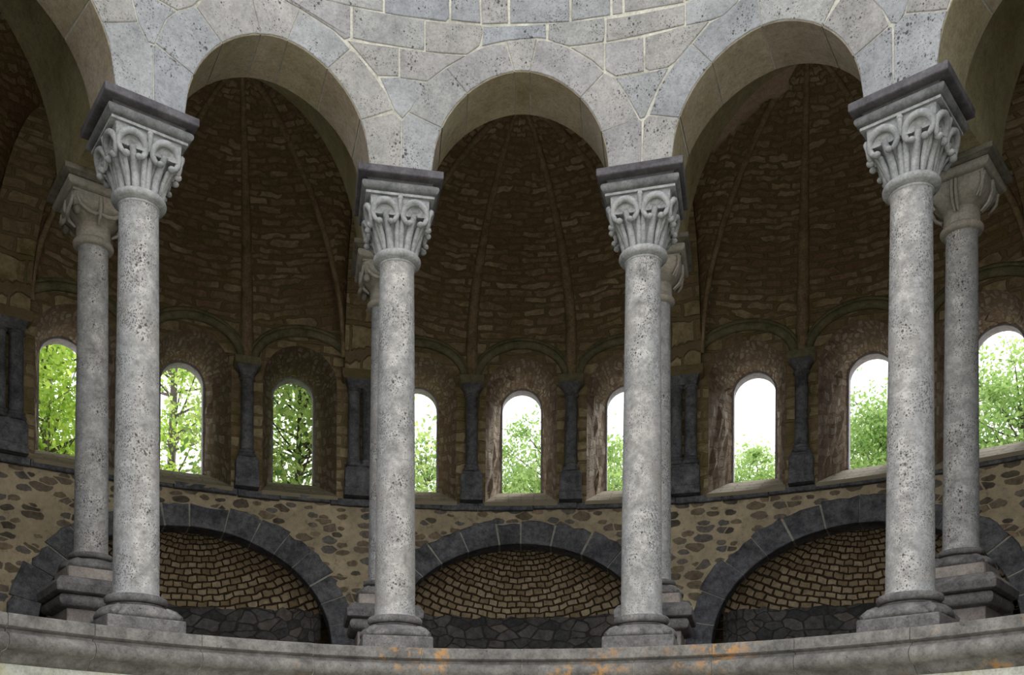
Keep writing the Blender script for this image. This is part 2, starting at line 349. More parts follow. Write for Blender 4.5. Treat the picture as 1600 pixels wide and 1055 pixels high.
STONES=[[(-9.55,5.1),(-9.02,5.377),(-8.5,5.488),(-12.0,5.585),(-12.75,5.515),(-12.79,5.097)],[(-8.5,5.488),(-7.95,5.573),(-7.39,5.641),(-6.84,5.697),(-6.28,5.746),(-5.73,5.788),(-8.03,5.985),(-10.23,5.848),(-11.11,5.725),(-12.0,5.59)],[(-5.73,5.788),(-5.1,5.829),(-4.46,5.865),(-3.83,5.895),(-3.2,5.92),(-2.57,5.94),(-1.93,5.957),(-1.3,5.969),(-0.67,5.977),(-1.61,6.199),(-2.99,6.194),(-4.31,6.165),(-5.96,6.096),(-8.03,5.985)],[(-0.67,5.977),(-0.1,5.98),(0.48,5.978),(1.05,5.973),(1.77,6.235),(0.11,6.245),(-1.47,6.22)],[(1.05,5.973),(1.73,5.961),(2.41,5.945),(3.09,5.924),(3.77,5.897),(4.45,5.865),(5.13,5.827),(5.81,5.782),(6.49,5.728),(9.0,5.908),(7.7,6.01),(6.39,6.085),(5.02,6.148),(3.64,6.199),(2.6,6.221),(1.91,6.224)],[(6.49,5.728),(7.08,5.674),(7.66,5.609),(8.25,5.529),(8.83,5.423),(12.69,5.487),(11.33,5.698),(10.16,5.848),(9.07,5.902)],[(8.83,5.423),(9.19,5.33),(9.55,5.1),(12.99,5.097),(13.03,5.462),(12.49,5.495)],[(-35.26,5.1),(-34.83,5.351),(-34.4,5.452),(-38.13,5.56),(-38.31,5.544),(-38.28,5.097)],[(-34.4,5.452),(-33.84,5.547),(-33.28,5.621),(-32.71,5.682),(-32.15,5.733),(-31.59,5.778),(-34.21,5.966),(-34.53,5.961),(-36.1,5.874),(-37.03,5.789),(-37.58,5.689),(-38.13,5.57)],[(-31.59,5.778),(-30.93,5.822),(-30.28,5.859),(-29.63,5.891),(-28.98,5.917),(-28.32,5.939),(-27.67,5.956),(-29.16,6.343),(-31.74,6.231),(-33.58,6.05),(-34.15,5.973)],[(-27.67,5.956),(-27.11,5.967),(-26.55,5.975),(-25.98,5.979),(-25.42,5.979),(-24.85,5.975),(-23.66,6.241),(-25.13,6.278),(-26.86,6.336),(-29.09,6.345)],[(-24.85,5.975),(-24.25,5.966),(-23.65,5.954),(-23.05,5.938),(-22.45,5.918),(-21.85,5.893),(-21.25,5.865),(-20.65,5.832),(-18.39,6.028),(-19.07,6.078),(-20.1,6.143),(-21.85,6.192),(-23.6,6.237)],[(-20.65,5.832),(-20.06,5.794),(-19.47,5.75),(-18.89,5.698),(-18.3,5.638),(-17.71,5.564),(-17.12,5.47),(-13.72,5.594),(-14.48,5.722),(-15.65,5.838),(-16.68,5.923),(-17.78,6.006),(-18.32,6.018)],[(-17.12,5.47),(-16.64,5.365),(-16.16,5.1),(-12.86,5.097),(-12.82,5.509),(-13.64,5.569)],[(16.16,5.1),(16.55,5.337),(16.93,5.433),(13.77,5.498),(13.23,5.464),(13.05,5.097)],[(16.93,5.433),(17.6,5.548),(18.27,5.634),(18.93,5.703),(19.6,5.76),(20.27,5.808),(18.21,5.996),(17.61,5.972),(16.49,5.874),(15.76,5.809),(14.76,5.696),(13.83,5.503)],[(20.27,5.808),(20.9,5.846),(21.54,5.879),(22.17,5.907),(22.8,5.93),(23.43,5.948),(24.07,5.963),(24.7,5.973),(25.33,5.979),(24.51,6.352),(23.68,6.264),(22.52,6.199),(21.29,6.153),(20.11,6.129),(18.27,6.0)],[(25.33,5.979),(26.0,5.979),(26.66,5.974),(27.32,5.964),(27.99,5.949),(28.65,5.929),(29.31,5.904),(29.97,5.875),(30.64,5.84),(31.3,5.798),(33.41,6.064),(29.08,6.233),(24.64,6.348)],[(31.3,5.798),(31.9,5.754),(32.5,5.702),(33.11,5.641),(33.71,5.566),(34.31,5.47),(37.56,5.576),(36.96,5.71),(35.95,5.828),(34.02,6.018)],[(34.31,5.47),(34.79,5.365),(35.26,5.1),(37.99,5.097),(37.85,5.555),(37.62,5.569)],[(-43.22,5.534),(-42.55,5.412),(-41.88,5.1),(-38.34,5.097),(-38.31,5.544),(-38.93,5.556),(-39.86,5.665)],[(-44.22,5.66),(-43.72,5.603),(-43.22,5.534),(-39.86,5.665),(-40.43,5.809),(-41.11,5.923)],[(41.88,5.1),(42.36,5.365),(42.83,5.47),(41.21,5.532),(39.02,5.598),(38.03,5.558),(37.99,5.097)],[(-41.11,5.923),(-40.37,5.811),(-39.8,5.662),(-38.87,5.554),(-38.19,5.558),(-37.64,5.687),(-37.09,5.787),(-36.16,5.877),(-38.1,5.896),(-39.89,5.971)],[(-39.77,5.976),(-37.91,5.902),(-36.04,5.886),(-34.53,5.97),(-33.71,6.056),(-31.87,6.237)],[(-15.11,5.84),(-13.33,5.866),(-10.23,5.848),(-10.43,5.794),(-11.93,5.601),(-12.68,5.531),(-13.58,5.596),(-14.41,5.728)],[(-18.6,6.092),(-13.14,6.11),(-13.12,5.874),(-15.38,5.852),(-17.3,5.998)],[(-13.0,6.106),(-7.28,6.095),(-5.96,6.096),(-8.03,5.995),(-10.09,5.86),(-12.98,5.865)],[(-25.07,6.28),(-26.53,6.345),(-24.21,6.361),(-20.18,6.38),(-18.35,6.377),(-18.33,6.122),(-18.94,6.096),(-20.1,6.149),(-21.85,6.202),(-23.6,6.252)],[(-18.08,6.376),(-10.41,6.364),(-10.39,6.116),(-18.06,6.121)],[(-10.27,6.36),(-4.32,6.356),(-4.04,6.309),(-4.45,6.186),(-5.76,6.107),(-10.25,6.107)],[(-3.97,6.346),(2.73,6.358),(2.81,6.236),(1.7,6.246),(-1.41,6.231),(-3.0,6.204),(-4.17,6.181)],[(3.07,6.356),(8.97,6.36),(9.11,6.269),(8.92,6.161),(5.22,6.157),(3.64,6.205),(2.95,6.23)],[(9.25,6.346),(17.46,6.329),(17.47,6.17),(9.19,6.158)],[(17.59,6.337),(20.09,6.389),(23.36,6.293),(22.84,6.221),(21.42,6.155),(20.11,6.145),(17.6,6.162)],[(5.43,6.145),(8.92,6.15),(8.93,5.924),(7.7,6.021),(6.46,6.09)],[(9.12,6.148),(13.12,6.142),(13.21,5.865),(10.23,5.862),(9.14,5.927)],[(13.32,6.144),(17.47,6.159),(19.98,6.142),(18.14,6.007),(16.55,5.894),(15.76,5.856),(13.81,5.861),(13.34,5.884)],[(10.23,5.847),(15.82,5.85),(14.69,5.708),(13.36,5.488),(12.83,5.485),(11.39,5.702)],[(-26.21,6.49),(-14.89,6.629),(-14.87,6.383),(-20.86,6.377),(-24.21,6.371),(-26.07,6.377)],[(-14.69,6.632),(-7.73,6.649),(-7.72,6.405),(-8.06,6.371),(-14.67,6.375)],[(-7.53,6.65),(-4.55,6.647),(-4.32,6.372),(-7.51,6.385)],[(-4.34,6.648),(-1.44,6.645),(-1.35,6.374),(-4.18,6.367)],[(-1.16,6.645),(5.19,6.639),(5.28,6.363),(3.07,6.367),(-1.14,6.374)],[(5.46,6.637),(9.57,6.636),(9.65,6.373),(5.48,6.367)],[(9.84,6.633),(10.86,6.635),(10.94,6.367),(9.86,6.37)],[(11.13,6.636),(17.17,6.623),(17.32,6.353),(11.15,6.374)],[(17.44,6.618),(24.63,6.548),(23.55,6.298),(20.09,6.4),(17.52,6.359)],[(34.32,6.021),(35.94,5.837),(37.02,5.708),(37.73,5.592),(38.38,5.558),(38.96,5.609),(39.36,5.694),(39.64,5.82)],[(39.13,5.607),(39.59,5.823),(43.07,5.695),(43.07,5.538),(42.8,5.483),(41.21,5.537)]]
JOINTS=[(0,-1.0,-0.89),(0,-0.89,-0.6),(0,-0.6,-0.07),(0,-0.07,0.11),(0,0.11,0.68),(0,0.68,0.925),(0,0.925,1.0),(-1,-1.0,-0.91),(-1,-0.91,-0.615),(-1,-0.615,-0.205),(-1,-0.205,0.09),(-1,0.09,0.53),(-1,0.53,0.9),(-1,0.9,1.0),(1,-1.0,-0.92),(1,-0.92,-0.57),(1,-0.57,-0.04),(1,-0.04,0.585),(1,0.585,0.9),(1,0.9,1.0),(-2,0.86,1.0),(-2,0.755,0.86),(2,-1.0,-0.9)]
def tone():
    k = random.uniform(.86, 1.04); c = random.choice([(.335, .345, .36), (.345, .352, .36), (.362, .352, .335), (.355, .345, .335), (.35, .352, .345), (.325, .338, .36), (.35, .343, .343)])
    return tuple(x*k for x in c)
def inset(poly, g_):
    n = len(poly); ar = sum(poly[i][0]*poly[(i+1) % n][1]-poly[(i+1) % n][0]*poly[i][1] for i in range(n)); sg = 1 if ar > 0 else -1
    out = []
    for i in range(n):
        a, b_, c = poly[i-1], poly[i], poly[(i+1) % n]
        n1 = (-(b_[1]-a[1]), b_[0]-a[0]); n2 = (-(c[1]-b_[1]), c[0]-b_[0])
        l1 = math.hypot(*n1) or 1; l2 = math.hypot(*n2) or 1
        m = (n1[0]/l1+n2[0]/l2, n1[1]/l1+n2[1]/l2); lm = math.hypot(*m)
        if lm < .3: m = (n1[0]/l1, n1[1]/l1); lm = 1
        k = min(2.0/lm, 1.6)*g_*sg/lm
        out.append((b_[0]+m[0]*k, b_[1]+m[1]*k))
    return out, sg
st = MB()
def stone_piece(pts, col, gap=.0024, dep=.008):
    p = [(t*D2R*RF, z) for t, z in pts]
    # refine long edges so that the face follows the curve of the wall
    q = []
    for i in range(len(p)):
        a, b_ = p[i], p[(i+1) % len(p)]; n = max(1, int(math.hypot(a[0]-b_[0], a[1]-b_[1])/.14))
        q += [(a[0]+(b_[0]-a[0])*k/n, a[1]+(b_[1]-a[1])*k/n) for k in range(n)]
    o, sg = inset(q, gap); i_, _ = inset(q, gap+.005)
    o2 = [(x+random.uniform(-.0015, .0015), z+random.uniform(-.0015, .0015)) for x, z in o]
    n = len(q); W = lambda pp, d: [pol(RF-d, x/RF/D2R, z) for x, z in pp]
    v = W(o2, -.004)+W(o2, dep*.55)+W(i_, dep)
    fs = [[j, (j+1) % n, n+(j+1) % n, n+j] for j in range(n)]+[[n+j, n+(j+1) % n, 2*n+(j+1) % n, 2*n+j] for j in range(n)]+[list(range(2*n, 3*n))]
    if sg < 0: fs = [f[::-1] for f in fs]
    st.add(v, fs, col=col)
for s_ in STONES: stone_piece(s_, tone())
def zlim(t): return float(np.interp(abs(t), [0, 10, 20, 30, 40, 50], [6.80, 6.74, 6.55, 6.26, 5.96, 5.9]))
z = 5.95; row = 0
while z < TOP-.05:
    t = -64+random.uniform(0, 2)
    while t < 64:
        dt = random.uniform(3.4, 6.4)
        if z > max(zlim(t), zlim(t+dt)) and not (max(abs(t), abs(t+dt)) > 40 and z < 6.2): stone_piece([(t, z), (t+dt, z), (t+dt, z+.235), (t, z+.235)], tone())
        t += dt
    z += .235
for b in (-2, 2):       # regular rings on the outermost arches
    js = lin(-1, 1, 9)
    for i in range(8):
        if (b == -2 and js[i] > .5) or (b == 2 and js[i] < -.5): continue
        uu = lin(js[i], js[i+1], 4); ext = [(2*A*b+(HW+3.1)*u, archz(u, ZS, ZH+.26)) for u in uu[::-1]]
        stone_piece([(2*A*b+HW*u, archz(u)) for u in uu]+ext, tone())
st.build('ashlar_facing', M['ashlar'], wall_front)
so = MB()
jj = {}
for b, u0, u1 in JOINTS: jj.setdefault(b, []).append((u0, u1))
for b in bays:
    segs = sorted(jj[b]) if b in (-1, 0, 1) else [(lin(-1, 1, 9)[i], lin(-1, 1, 9)[i+1]) for i in range(8)]
    for u0, u1 in segs:
        k = random.uniform(.85, 1.1); col = (k, k*random.uniform(.96, 1.02), k*random.uniform(.88, 1.05))
        e = .006; uu = lin(u0+e, u1-e, max(4, int((u1-u0)*16)+2))
        if u0 <= -.999: uu[0] = -1
        if u1 >= .999: uu[-1] = 1
        fine = []
        for a, c in zip(uu[:-1], uu[1:]): fine += [a, (a+c)/2]
        fine.append(uu[-1])
        if u0 <= -.999: fine = [-1, -.9995, -.997, -.99, -.975]+[x for x in fine if x > -.96]
        if u1 >= .999: fine = [x for x in fine if x < .96]+[.975, .99, .997, .9995, 1]
        hw2, zh2 = HW-.08, ZH-.006
        rows = [[pol(R, 2*A*b+hw2*u, archz(u, ZS, zh2)) for u in fine] for R in (RF+.004, RB-.004)]
        so.grid(rows, col=col, flip=True)
        for R in (RF+.004, RB-.004):
            so.grid([[pol(R, 2*A*b+hw2*u, archz(u, ZS, zh2)) for u in fine], [pol(R, 2*A*b+(HW+.02)*u, archz(u, ZS, ZH+.004)) for u in fine]], col=col)
so.build('soffit_facing', M['soffit'], wall_front)

# unseen top slab and end walls, added to keep light out of the gallery
rf = MB(); ts = lin(-5*A, 5*A, 61)
rf.grid([[pol(R, t, TOP-.001) for t in ts] for R in (RF, 11.2)]); rf.grid([[pol(R, t, TOP+.3) for t in ts] for R in (RF, 11.2)], flip=True)
for R in (RF, 11.2): rf.grid([[pol(R, t, z) for t in ts] for z in (TOP-.001, TOP+.3)])
rf.build('added_roof', M['added_roof'], kind='structure')
for sd_, nm in ((-1, 'added_wall_left'), (1, 'added_wall_right')):
    e = MB(); t0, t1 = sd_*5*A, sd_*(5*A+2.5)
    rs = (4.0, 11.2)
    v = [pol(R, t, z) for z in (GROUND, TOP+.3) for t in (t0, t1) for R in rs]
    e.add(v, [(0, 1, 3, 2), (4, 6, 7, 5), (0, 4, 5, 1), (2, 3, 7, 6), (0, 2, 6, 4), (1, 5, 7, 3)], uv=[(p[0]*1.0+p[1], p[2]) for p in v])
    e.build(nm, M['mortar'], kind='structure')

# ------------------------------------------------------------------ parapet, cornice and gallery floor
RS = 4.2
ts = lin(-5*A, 5*A, 97)
pw = MB(); pw.grid([[pol(R, t, z) for t in ts] for R, z in ((4.36, GROUND), (4.36, .86))], flip=False)
pw.build('wall_parapet', M['render'], kind='structure')
fl = MB(); fl.grid([[pol(R, t, SILL) for t in ts] for R in (RS+.02, 6, 8, 11)], flip=True); fl.build('floor', M['base'], kind='structure')
prof = [(4.36, .86), (4.33, .875), (4.31, .895), (4.285, .925)]
for i in range(9):
    a = -math.pi/2+math.pi*i/8; prof.append((4.235-.062*math.cos(a)-.0, .995+.06*math.sin(a)))
prof += [(4.24, 1.062), (4.24, 1.074), (4.21, 1.084), (4.198, 1.092), (4.197, 1.165), (4.205, SILL+.001), (4.36, SILL+.001)]
sl = MB(); cuts = [-64.2]
while cuts[-1] < 60: cuts.append(cuts[-1]+random.uniform(7.5, 12.5))
cuts[-1] = 64.2
for a, b in zip(cuts[:-1], cuts[1:]):
    tt = lin(a+.045, b-.045, 12); dz = random.uniform(-.002, .002); dr = random.uniform(-.003, .003)
    rows = [[pol(R+dr, t, z+dz) for t in tt] for R, z in prof]
    sl.grid(rows, flip=False)
    for e_ in (0, -1):
        ring = [r[e_] for r in rows]; sl.add(ring, [list(range(len(ring)))])
tr1 = sl.build('trim_1', M['sill'], smooth=True, auto=40, kind='structure')
mj = MB(); mj.grid([[pol(R+.012, t, z) for t in ts] for R, z in prof]); mj.build('joint_mortar', M['mortar'], tr1)

# ------------------------------------------------------------------ outer wall with windows
S_ = 8.106; S2 = 3.993
ZI0, ZI1, ZIA = 3.95, 5.45, .48          # inner opening: foot, springing, rise
ZO0, ZO1, ZOA = 4.50, 5.70, .305
WI, WO = 2.86, 1.62
def outline(w_, z0, z1, rise, angs, nj=7, bottom=False):
    p = [(-w_, z0+(z1-z0)*i/nj) for i in range(nj)]
    p += [(-w_*math.cos(a), z1+rise*math.sin(a)) for a in angs]
    p += [(w_, z1-(z1-z0)*(i+1)/nj) for i in range(nj)]
    return p
def cell(mb, R, tc, t0, t1, zb, zt, w_, z0, z1, rise, uvs=(1, 1), jitter=0, mi=0):
    cz = z1; cl, cr = tc-t0, t1-tc; k = R*D2R
    a1 = math.atan2(zt-cz, cl*k); a2 = math.pi-math.atan2(zt-cz, cr*k)
    angs = sorted(set([math.pi*i/16 for i in range(17)]+[a1, a2]))
    h = outline(w_, z0, z1, rise, angs)
    rect = []
    for i, (x, zz) in enumerate(h):
        if i < 7: rect.append((-cl, zz))
        elif i >= 7+len(angs): rect.append((cr, zz))
        else:
            a = angs[i-7]; dx, dz = -math.cos(a), math.sin(a)
            if a <= a1+1e-6: s = cl*k/max(1e-9, -dx)
            elif a >= a2-1e-6: s = cr*k/max(1e-9, dx)
            else: s = (zt-cz)/dz
            rect.append((dx*s/k, cz+dz*s))
    rows = []
    for f in lin(0, 1, 6):
        rows.append([(tc+a[0]+(b[0]-a[0])*f, a[1]+(b[1]-a[1])*f) for a, b in zip(h, rect)])
    mb.grid([[pol(R, *p) for p in r] for r in rows], [[(p[0]*k*uvs[0], p[1]*uvs[1]) for p in r] for r in rows], mi=mi)
    if zb < z0: 
        pts = [(tc-cl, z0), (tc-w_, z0), (tc, z0), (tc+w_, z0), (tc+cr, z0)]
        mb.grid([[pol(R, t, z) for t, z in pts], [pol(R, t, zb) for t, z in pts]], [[(t*k, z) for t, z in pts], [(t*k, zb) for t, z in pts]], mi=mi)
inner = MB(); outer = MB(); NA = [math.pi*i/16 for i in range(17)]
RO = 11.05
for b in bays:
    for i in (-1, 0, 1):
        tc = 2*A*b+i*S_; t0 = 2*A*b+(-A, -S2, S2)[i+1]; t1 = 2*A*b+(-S2, S2, A)[i+1]
        cell(inner, R3, tc, t0, t1, ZI0, 6.35, WI, ZI0, ZI1, ZIA)
        cell(outer, RO, tc, t0, t1, GROUND, TOP, WO, ZO0, ZO1, ZOA)
        hi = outline(WI, ZI0, ZI1, ZIA, NA); ho = outline(WO, ZO0-.02, ZO1, ZOA, NA)
        rows = []; uvr = []
        for q in lin(0, 1, 9):
            r_, u_ = [], []; L = 0
            for n_, (p, p2) in enumerate(zip(hi, ho)):
                R = R3+(R4-R3)*q; t = tc+p[0]+(p2[0]-p[0])*q; zz = p[1]+(p2[1]-p[1])*q
                if n_: L += .17
                e_ = 0 if q in (0, 1) or n_ in (0, len(hi)-1) else .032
                r_.append(jit(pol(R, t, zz), e_)); u_.append((q*1.2, L))
            rows.append(r_); uvr.append(u_)
        inner.grid(rows, uvr, mi=1)
wb_ = inner.build('wall_back', [M['wallin'], M['jamb']], kind='structure')
outer.build('outer_face', M['wallin'], wb_)
nwin = 0
def window(b, i):
    global nwin; nwin += 1
    tc = 2*A*b+i*S_; fr = MB(); ho = outline(WO, ZO0-.03, ZO1, ZOA, NA); hin = outline(WO-.13, ZO0-.03, ZO1, ZOA-.028, NA)
    k = RO*D2R
    fr.grid([[pol(R4-.01, tc+p[0]*1.16, ZO1+(p[1]-ZO1)*(1.16 if p[1] > ZO1 else 1)) for p in ho], [pol(R4-.012, tc+p[0], p[1]) for p in hin], [pol(RO+.01, tc+p[0], p[1]) for p in hin], [pol(RO+.01, tc+p[0]*1.16, p[1]) for p in ho]], closed=False)
    o = fr.build('window_%d' % nwin, M['frame'], kind='structure')
    s = MB(); n = 6; rows = []; uvr = []
    for q in lin(0, 1, n):
        R = R3-.085+(RO-R3+.04)*q; ww = WI*1.03+(WO*1.02-WI*1.03)*q; zz = ZI0+(ZO0-ZI0)*min(1, q*1.05)
        rows.append([pol(R, tc+x*ww, zz) for x in lin(-1, 1, 5)]); uvr.append([(x*ww*.17, q*1.25) for x in lin(-1, 1, 5)])
    s.grid(rows, uvr, flip=True); s.grid([rows[0], [tuple((p[0], p[1], p[2]-.05)) for p in rows[0]]], [uvr[0], uvr[0]])
    s.build('sloping_sill', M['sillbrick'], o)
    m = MB(); path = []
    half = (S2 if i == 0 else 4.28); tm = tc if i == 0 else 2*A*b+i*(S2+A)/2.0
    for a in lin(0, math.pi, 25): path.append(pol(R3-.03, tm-(half-.42)*math.cos(a), 5.64+.46*math.sin(a)))
    m.tube(path, .055, 8)
    p2 = [pol(R3-.0, tm-(half-.12)*math.cos(a), 5.64+.54*math.sin(a)) for a in lin(0, math.pi, 25)]; m.tube(p2, .035, 6)
    m.build('arch_moulding', M['vaultrib'], o, smooth=True)
M['rib'] = stone('brown_rib_stone', (.20, .145, .08), (.38, .28, .165), pit=.3, scale=5.0, mot=.9)
M['vaultrib'] = stone('dark_mossy_moulding', (.14, .125, .075), (.27, .24, .14), pit=.3, scale=4.0)
for b in bays:
    for i in (-1, 0, 1): window(b, i)

# string course under the windows
sc_ = MB(); cuts = [-64.2]
while cuts[-1] < 61: cuts.append(cuts[-1]+random.uniform(2.8, 5.2))
cuts[-1] = 64.2
for a, b in zip(cuts[:-1], cuts[1:]):
    tt = lin(a+.03, b-.03, 8); dz = random.uniform(-.018, .008); ro = R3-.075+random.uniform(-.012, .01)
    rows = [[jit(pol(R, t, z), .004) for t in tt] for R, z in ((R3+.1, 3.86+dz), (ro+.01, 3.86+dz), (ro, 3.87+dz), (ro, 3.935), (R3+.1, 3.94))]
    sc_.grid(rows)
    for e_ in (0, -1): sc_.add([r[e_] for r in rows], [[0, 1, 2, 3, 4]])
sc_.build('trim_2', M['basalt'], kind='structure')

# ------------------------------------------------------------------ lower wall with niches
NWm, NH, NZ = 1.80, 1.45, 1.95; NWa = NWm/R3/D2R
lw = MB()
for b in bays:
    cell(lw, R3, 2*A*b, 2*A*b-A, 2*A*b+A, SILL, 3.90, NWa+.5, SILL, NZ, NH+.1, mi=0)
lwall = lw.build('wall_lower', [M['rubble']], kind='structure')
for b in bays:
    q = MB(); hi_ = []; ca, sa = math.cos(2*A*b*D2R), math.sin(2*A*b*D2R)
    def loc(x, y, z): return (x*ca+y*sa, -x*sa+y*ca, z)
    for part, mat_, zlo in (('up', 0, None),):
        phis = lin(0, math.pi, 41); rows = []; uvr = []
        for ps in [math.pi/2*k_/20 for k_ in range(21)]:
            r_, u_ = [], []
            for ph in phis:
                x0 = -(NWm+.02)*math.cos(ph); zz = (NH+.02)*math.sin(ph)
                y0 = math.sqrt(R3**2-x0**2*.98)+.22
                x = x0*math.cos(ps); z_ = NZ+zz*math.cos(ps); y = y0+(9.9-y0)*math.sin(ps)+.95*math.sin(ps)
                r_.append(loc(x, y, z_)); el = math.atan2(z_-NZ, math.hypot(x, y-9.7)); u_.append((math.atan2(x, max(.001, y-9.5))*1.7, el*1.75))
            rows.append(r_); uvr.append(u_)
        rows_, uvr_ = rows, uvr
        for i_ in range(len(rows_)-1):
            for j_ in range(40):
                c4 = [rows_[i_][j_], rows_[i_][j_+1], rows_[i_+1][j_+1], rows_[i_+1][j_]]
                if max(c[2] for c in c4) > 2.5: q.add(c4, [(0, 1, 2, 3)], [uvr_[i_][j_], uvr_[i_][j_+1], uvr_[i_+1][j_+1], uvr_[i_+1][j_]], mi=0)
    # dark courses below and a straight foot under the springing
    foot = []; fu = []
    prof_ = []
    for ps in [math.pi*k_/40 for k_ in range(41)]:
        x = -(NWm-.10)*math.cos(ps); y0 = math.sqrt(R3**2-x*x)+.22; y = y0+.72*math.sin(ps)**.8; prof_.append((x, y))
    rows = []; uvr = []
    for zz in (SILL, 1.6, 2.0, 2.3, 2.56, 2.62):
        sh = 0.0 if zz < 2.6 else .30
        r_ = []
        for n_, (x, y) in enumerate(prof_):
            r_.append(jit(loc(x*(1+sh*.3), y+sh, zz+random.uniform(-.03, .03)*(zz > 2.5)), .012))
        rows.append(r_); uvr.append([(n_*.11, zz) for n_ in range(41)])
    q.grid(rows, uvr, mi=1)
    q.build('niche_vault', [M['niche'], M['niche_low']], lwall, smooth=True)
    # soffit of the arch ring
ARCH_LAB = {-1: 'dark basalt round arch over the low niche at the left, behind the left column pair',
            0: 'dark basalt round arch over the central low niche, between the two middle columns',
            1: 'dark basalt round arch over the low niche at the right, behind the right column pair'}
for b in (-1, 0, 1):
    ar = MB(); n = 15; cutsa = [0]
    while cutsa[-1] < math.pi-.16: cutsa.append(cutsa[-1]+random.uniform(.15, .25))
    cutsa[-1] = math.pi
    for a0, a1 in zip(cutsa[:-1], cutsa[1:]):
        th = .33+random.uniform(-.05, .05); pr = .03+random.uniform(0, .02); gp = random.choice([.003, .005, .012]); aa = lin(a0+gp, a1-gp*.6, 5)
        def P(a, e_, R):
            x = -(NWm+e_)*math.cos(a); zz = NZ+(NH+e_*.97)*math.sin(a)
            return pol(R, 2*A*b+x/R3/D2R, zz)
        tt = [th*random.uniform(.92, 1.05) for _ in aa]
        rows = [[P(a, 0, R3+.34) for a in aa], [P(a, 0, R3-pr+.01) for a in aa], [P(a, .01, R3-pr) for a in aa], [P(a, t_-.015, R3-pr) for a, t_ in zip(aa, tt)], [P(a, t_, R3-pr+.012) for a, t_ in zip(aa, tt)], [P(a, t_, R3+.34) for a, t_ in zip(aa, tt)]]
        ar.grid(rows, closed=False)
        for e_ in (0, -1): ar.add([r[e_] for r in rows], [list(range(6))])
    o = ar.build('niche_arch', M['basalt']); tag(o, ARCH_LAB[b], 'arch', 'basalt arches over the low niches')
    mo = MB(); aa = lin(0, math.pi, 60)
    mo.grid([[P(a, .006, R3+.33) for a in aa], [P(a, .006, R3-.018) for a in aa], [P(a, .30, R3-.018) for a in aa], [P(a, .30, R3+.1) for a in aa]])
    mo.build('joint_mortar', M['mortar'], o)
for b in (-2, 2):
    mo = MB(); aa = lin(0, math.pi, 40)
    mo.grid([[P(a, 0, R3+.33) for a in aa], [P(a, 0, R3-.03) for a in aa], [P(a, .33, R3-.03) for a in aa], [P(a, .33, R3+.1) for a in aa]])
    mo.build('arch_ring', M['basalt'], lwall)

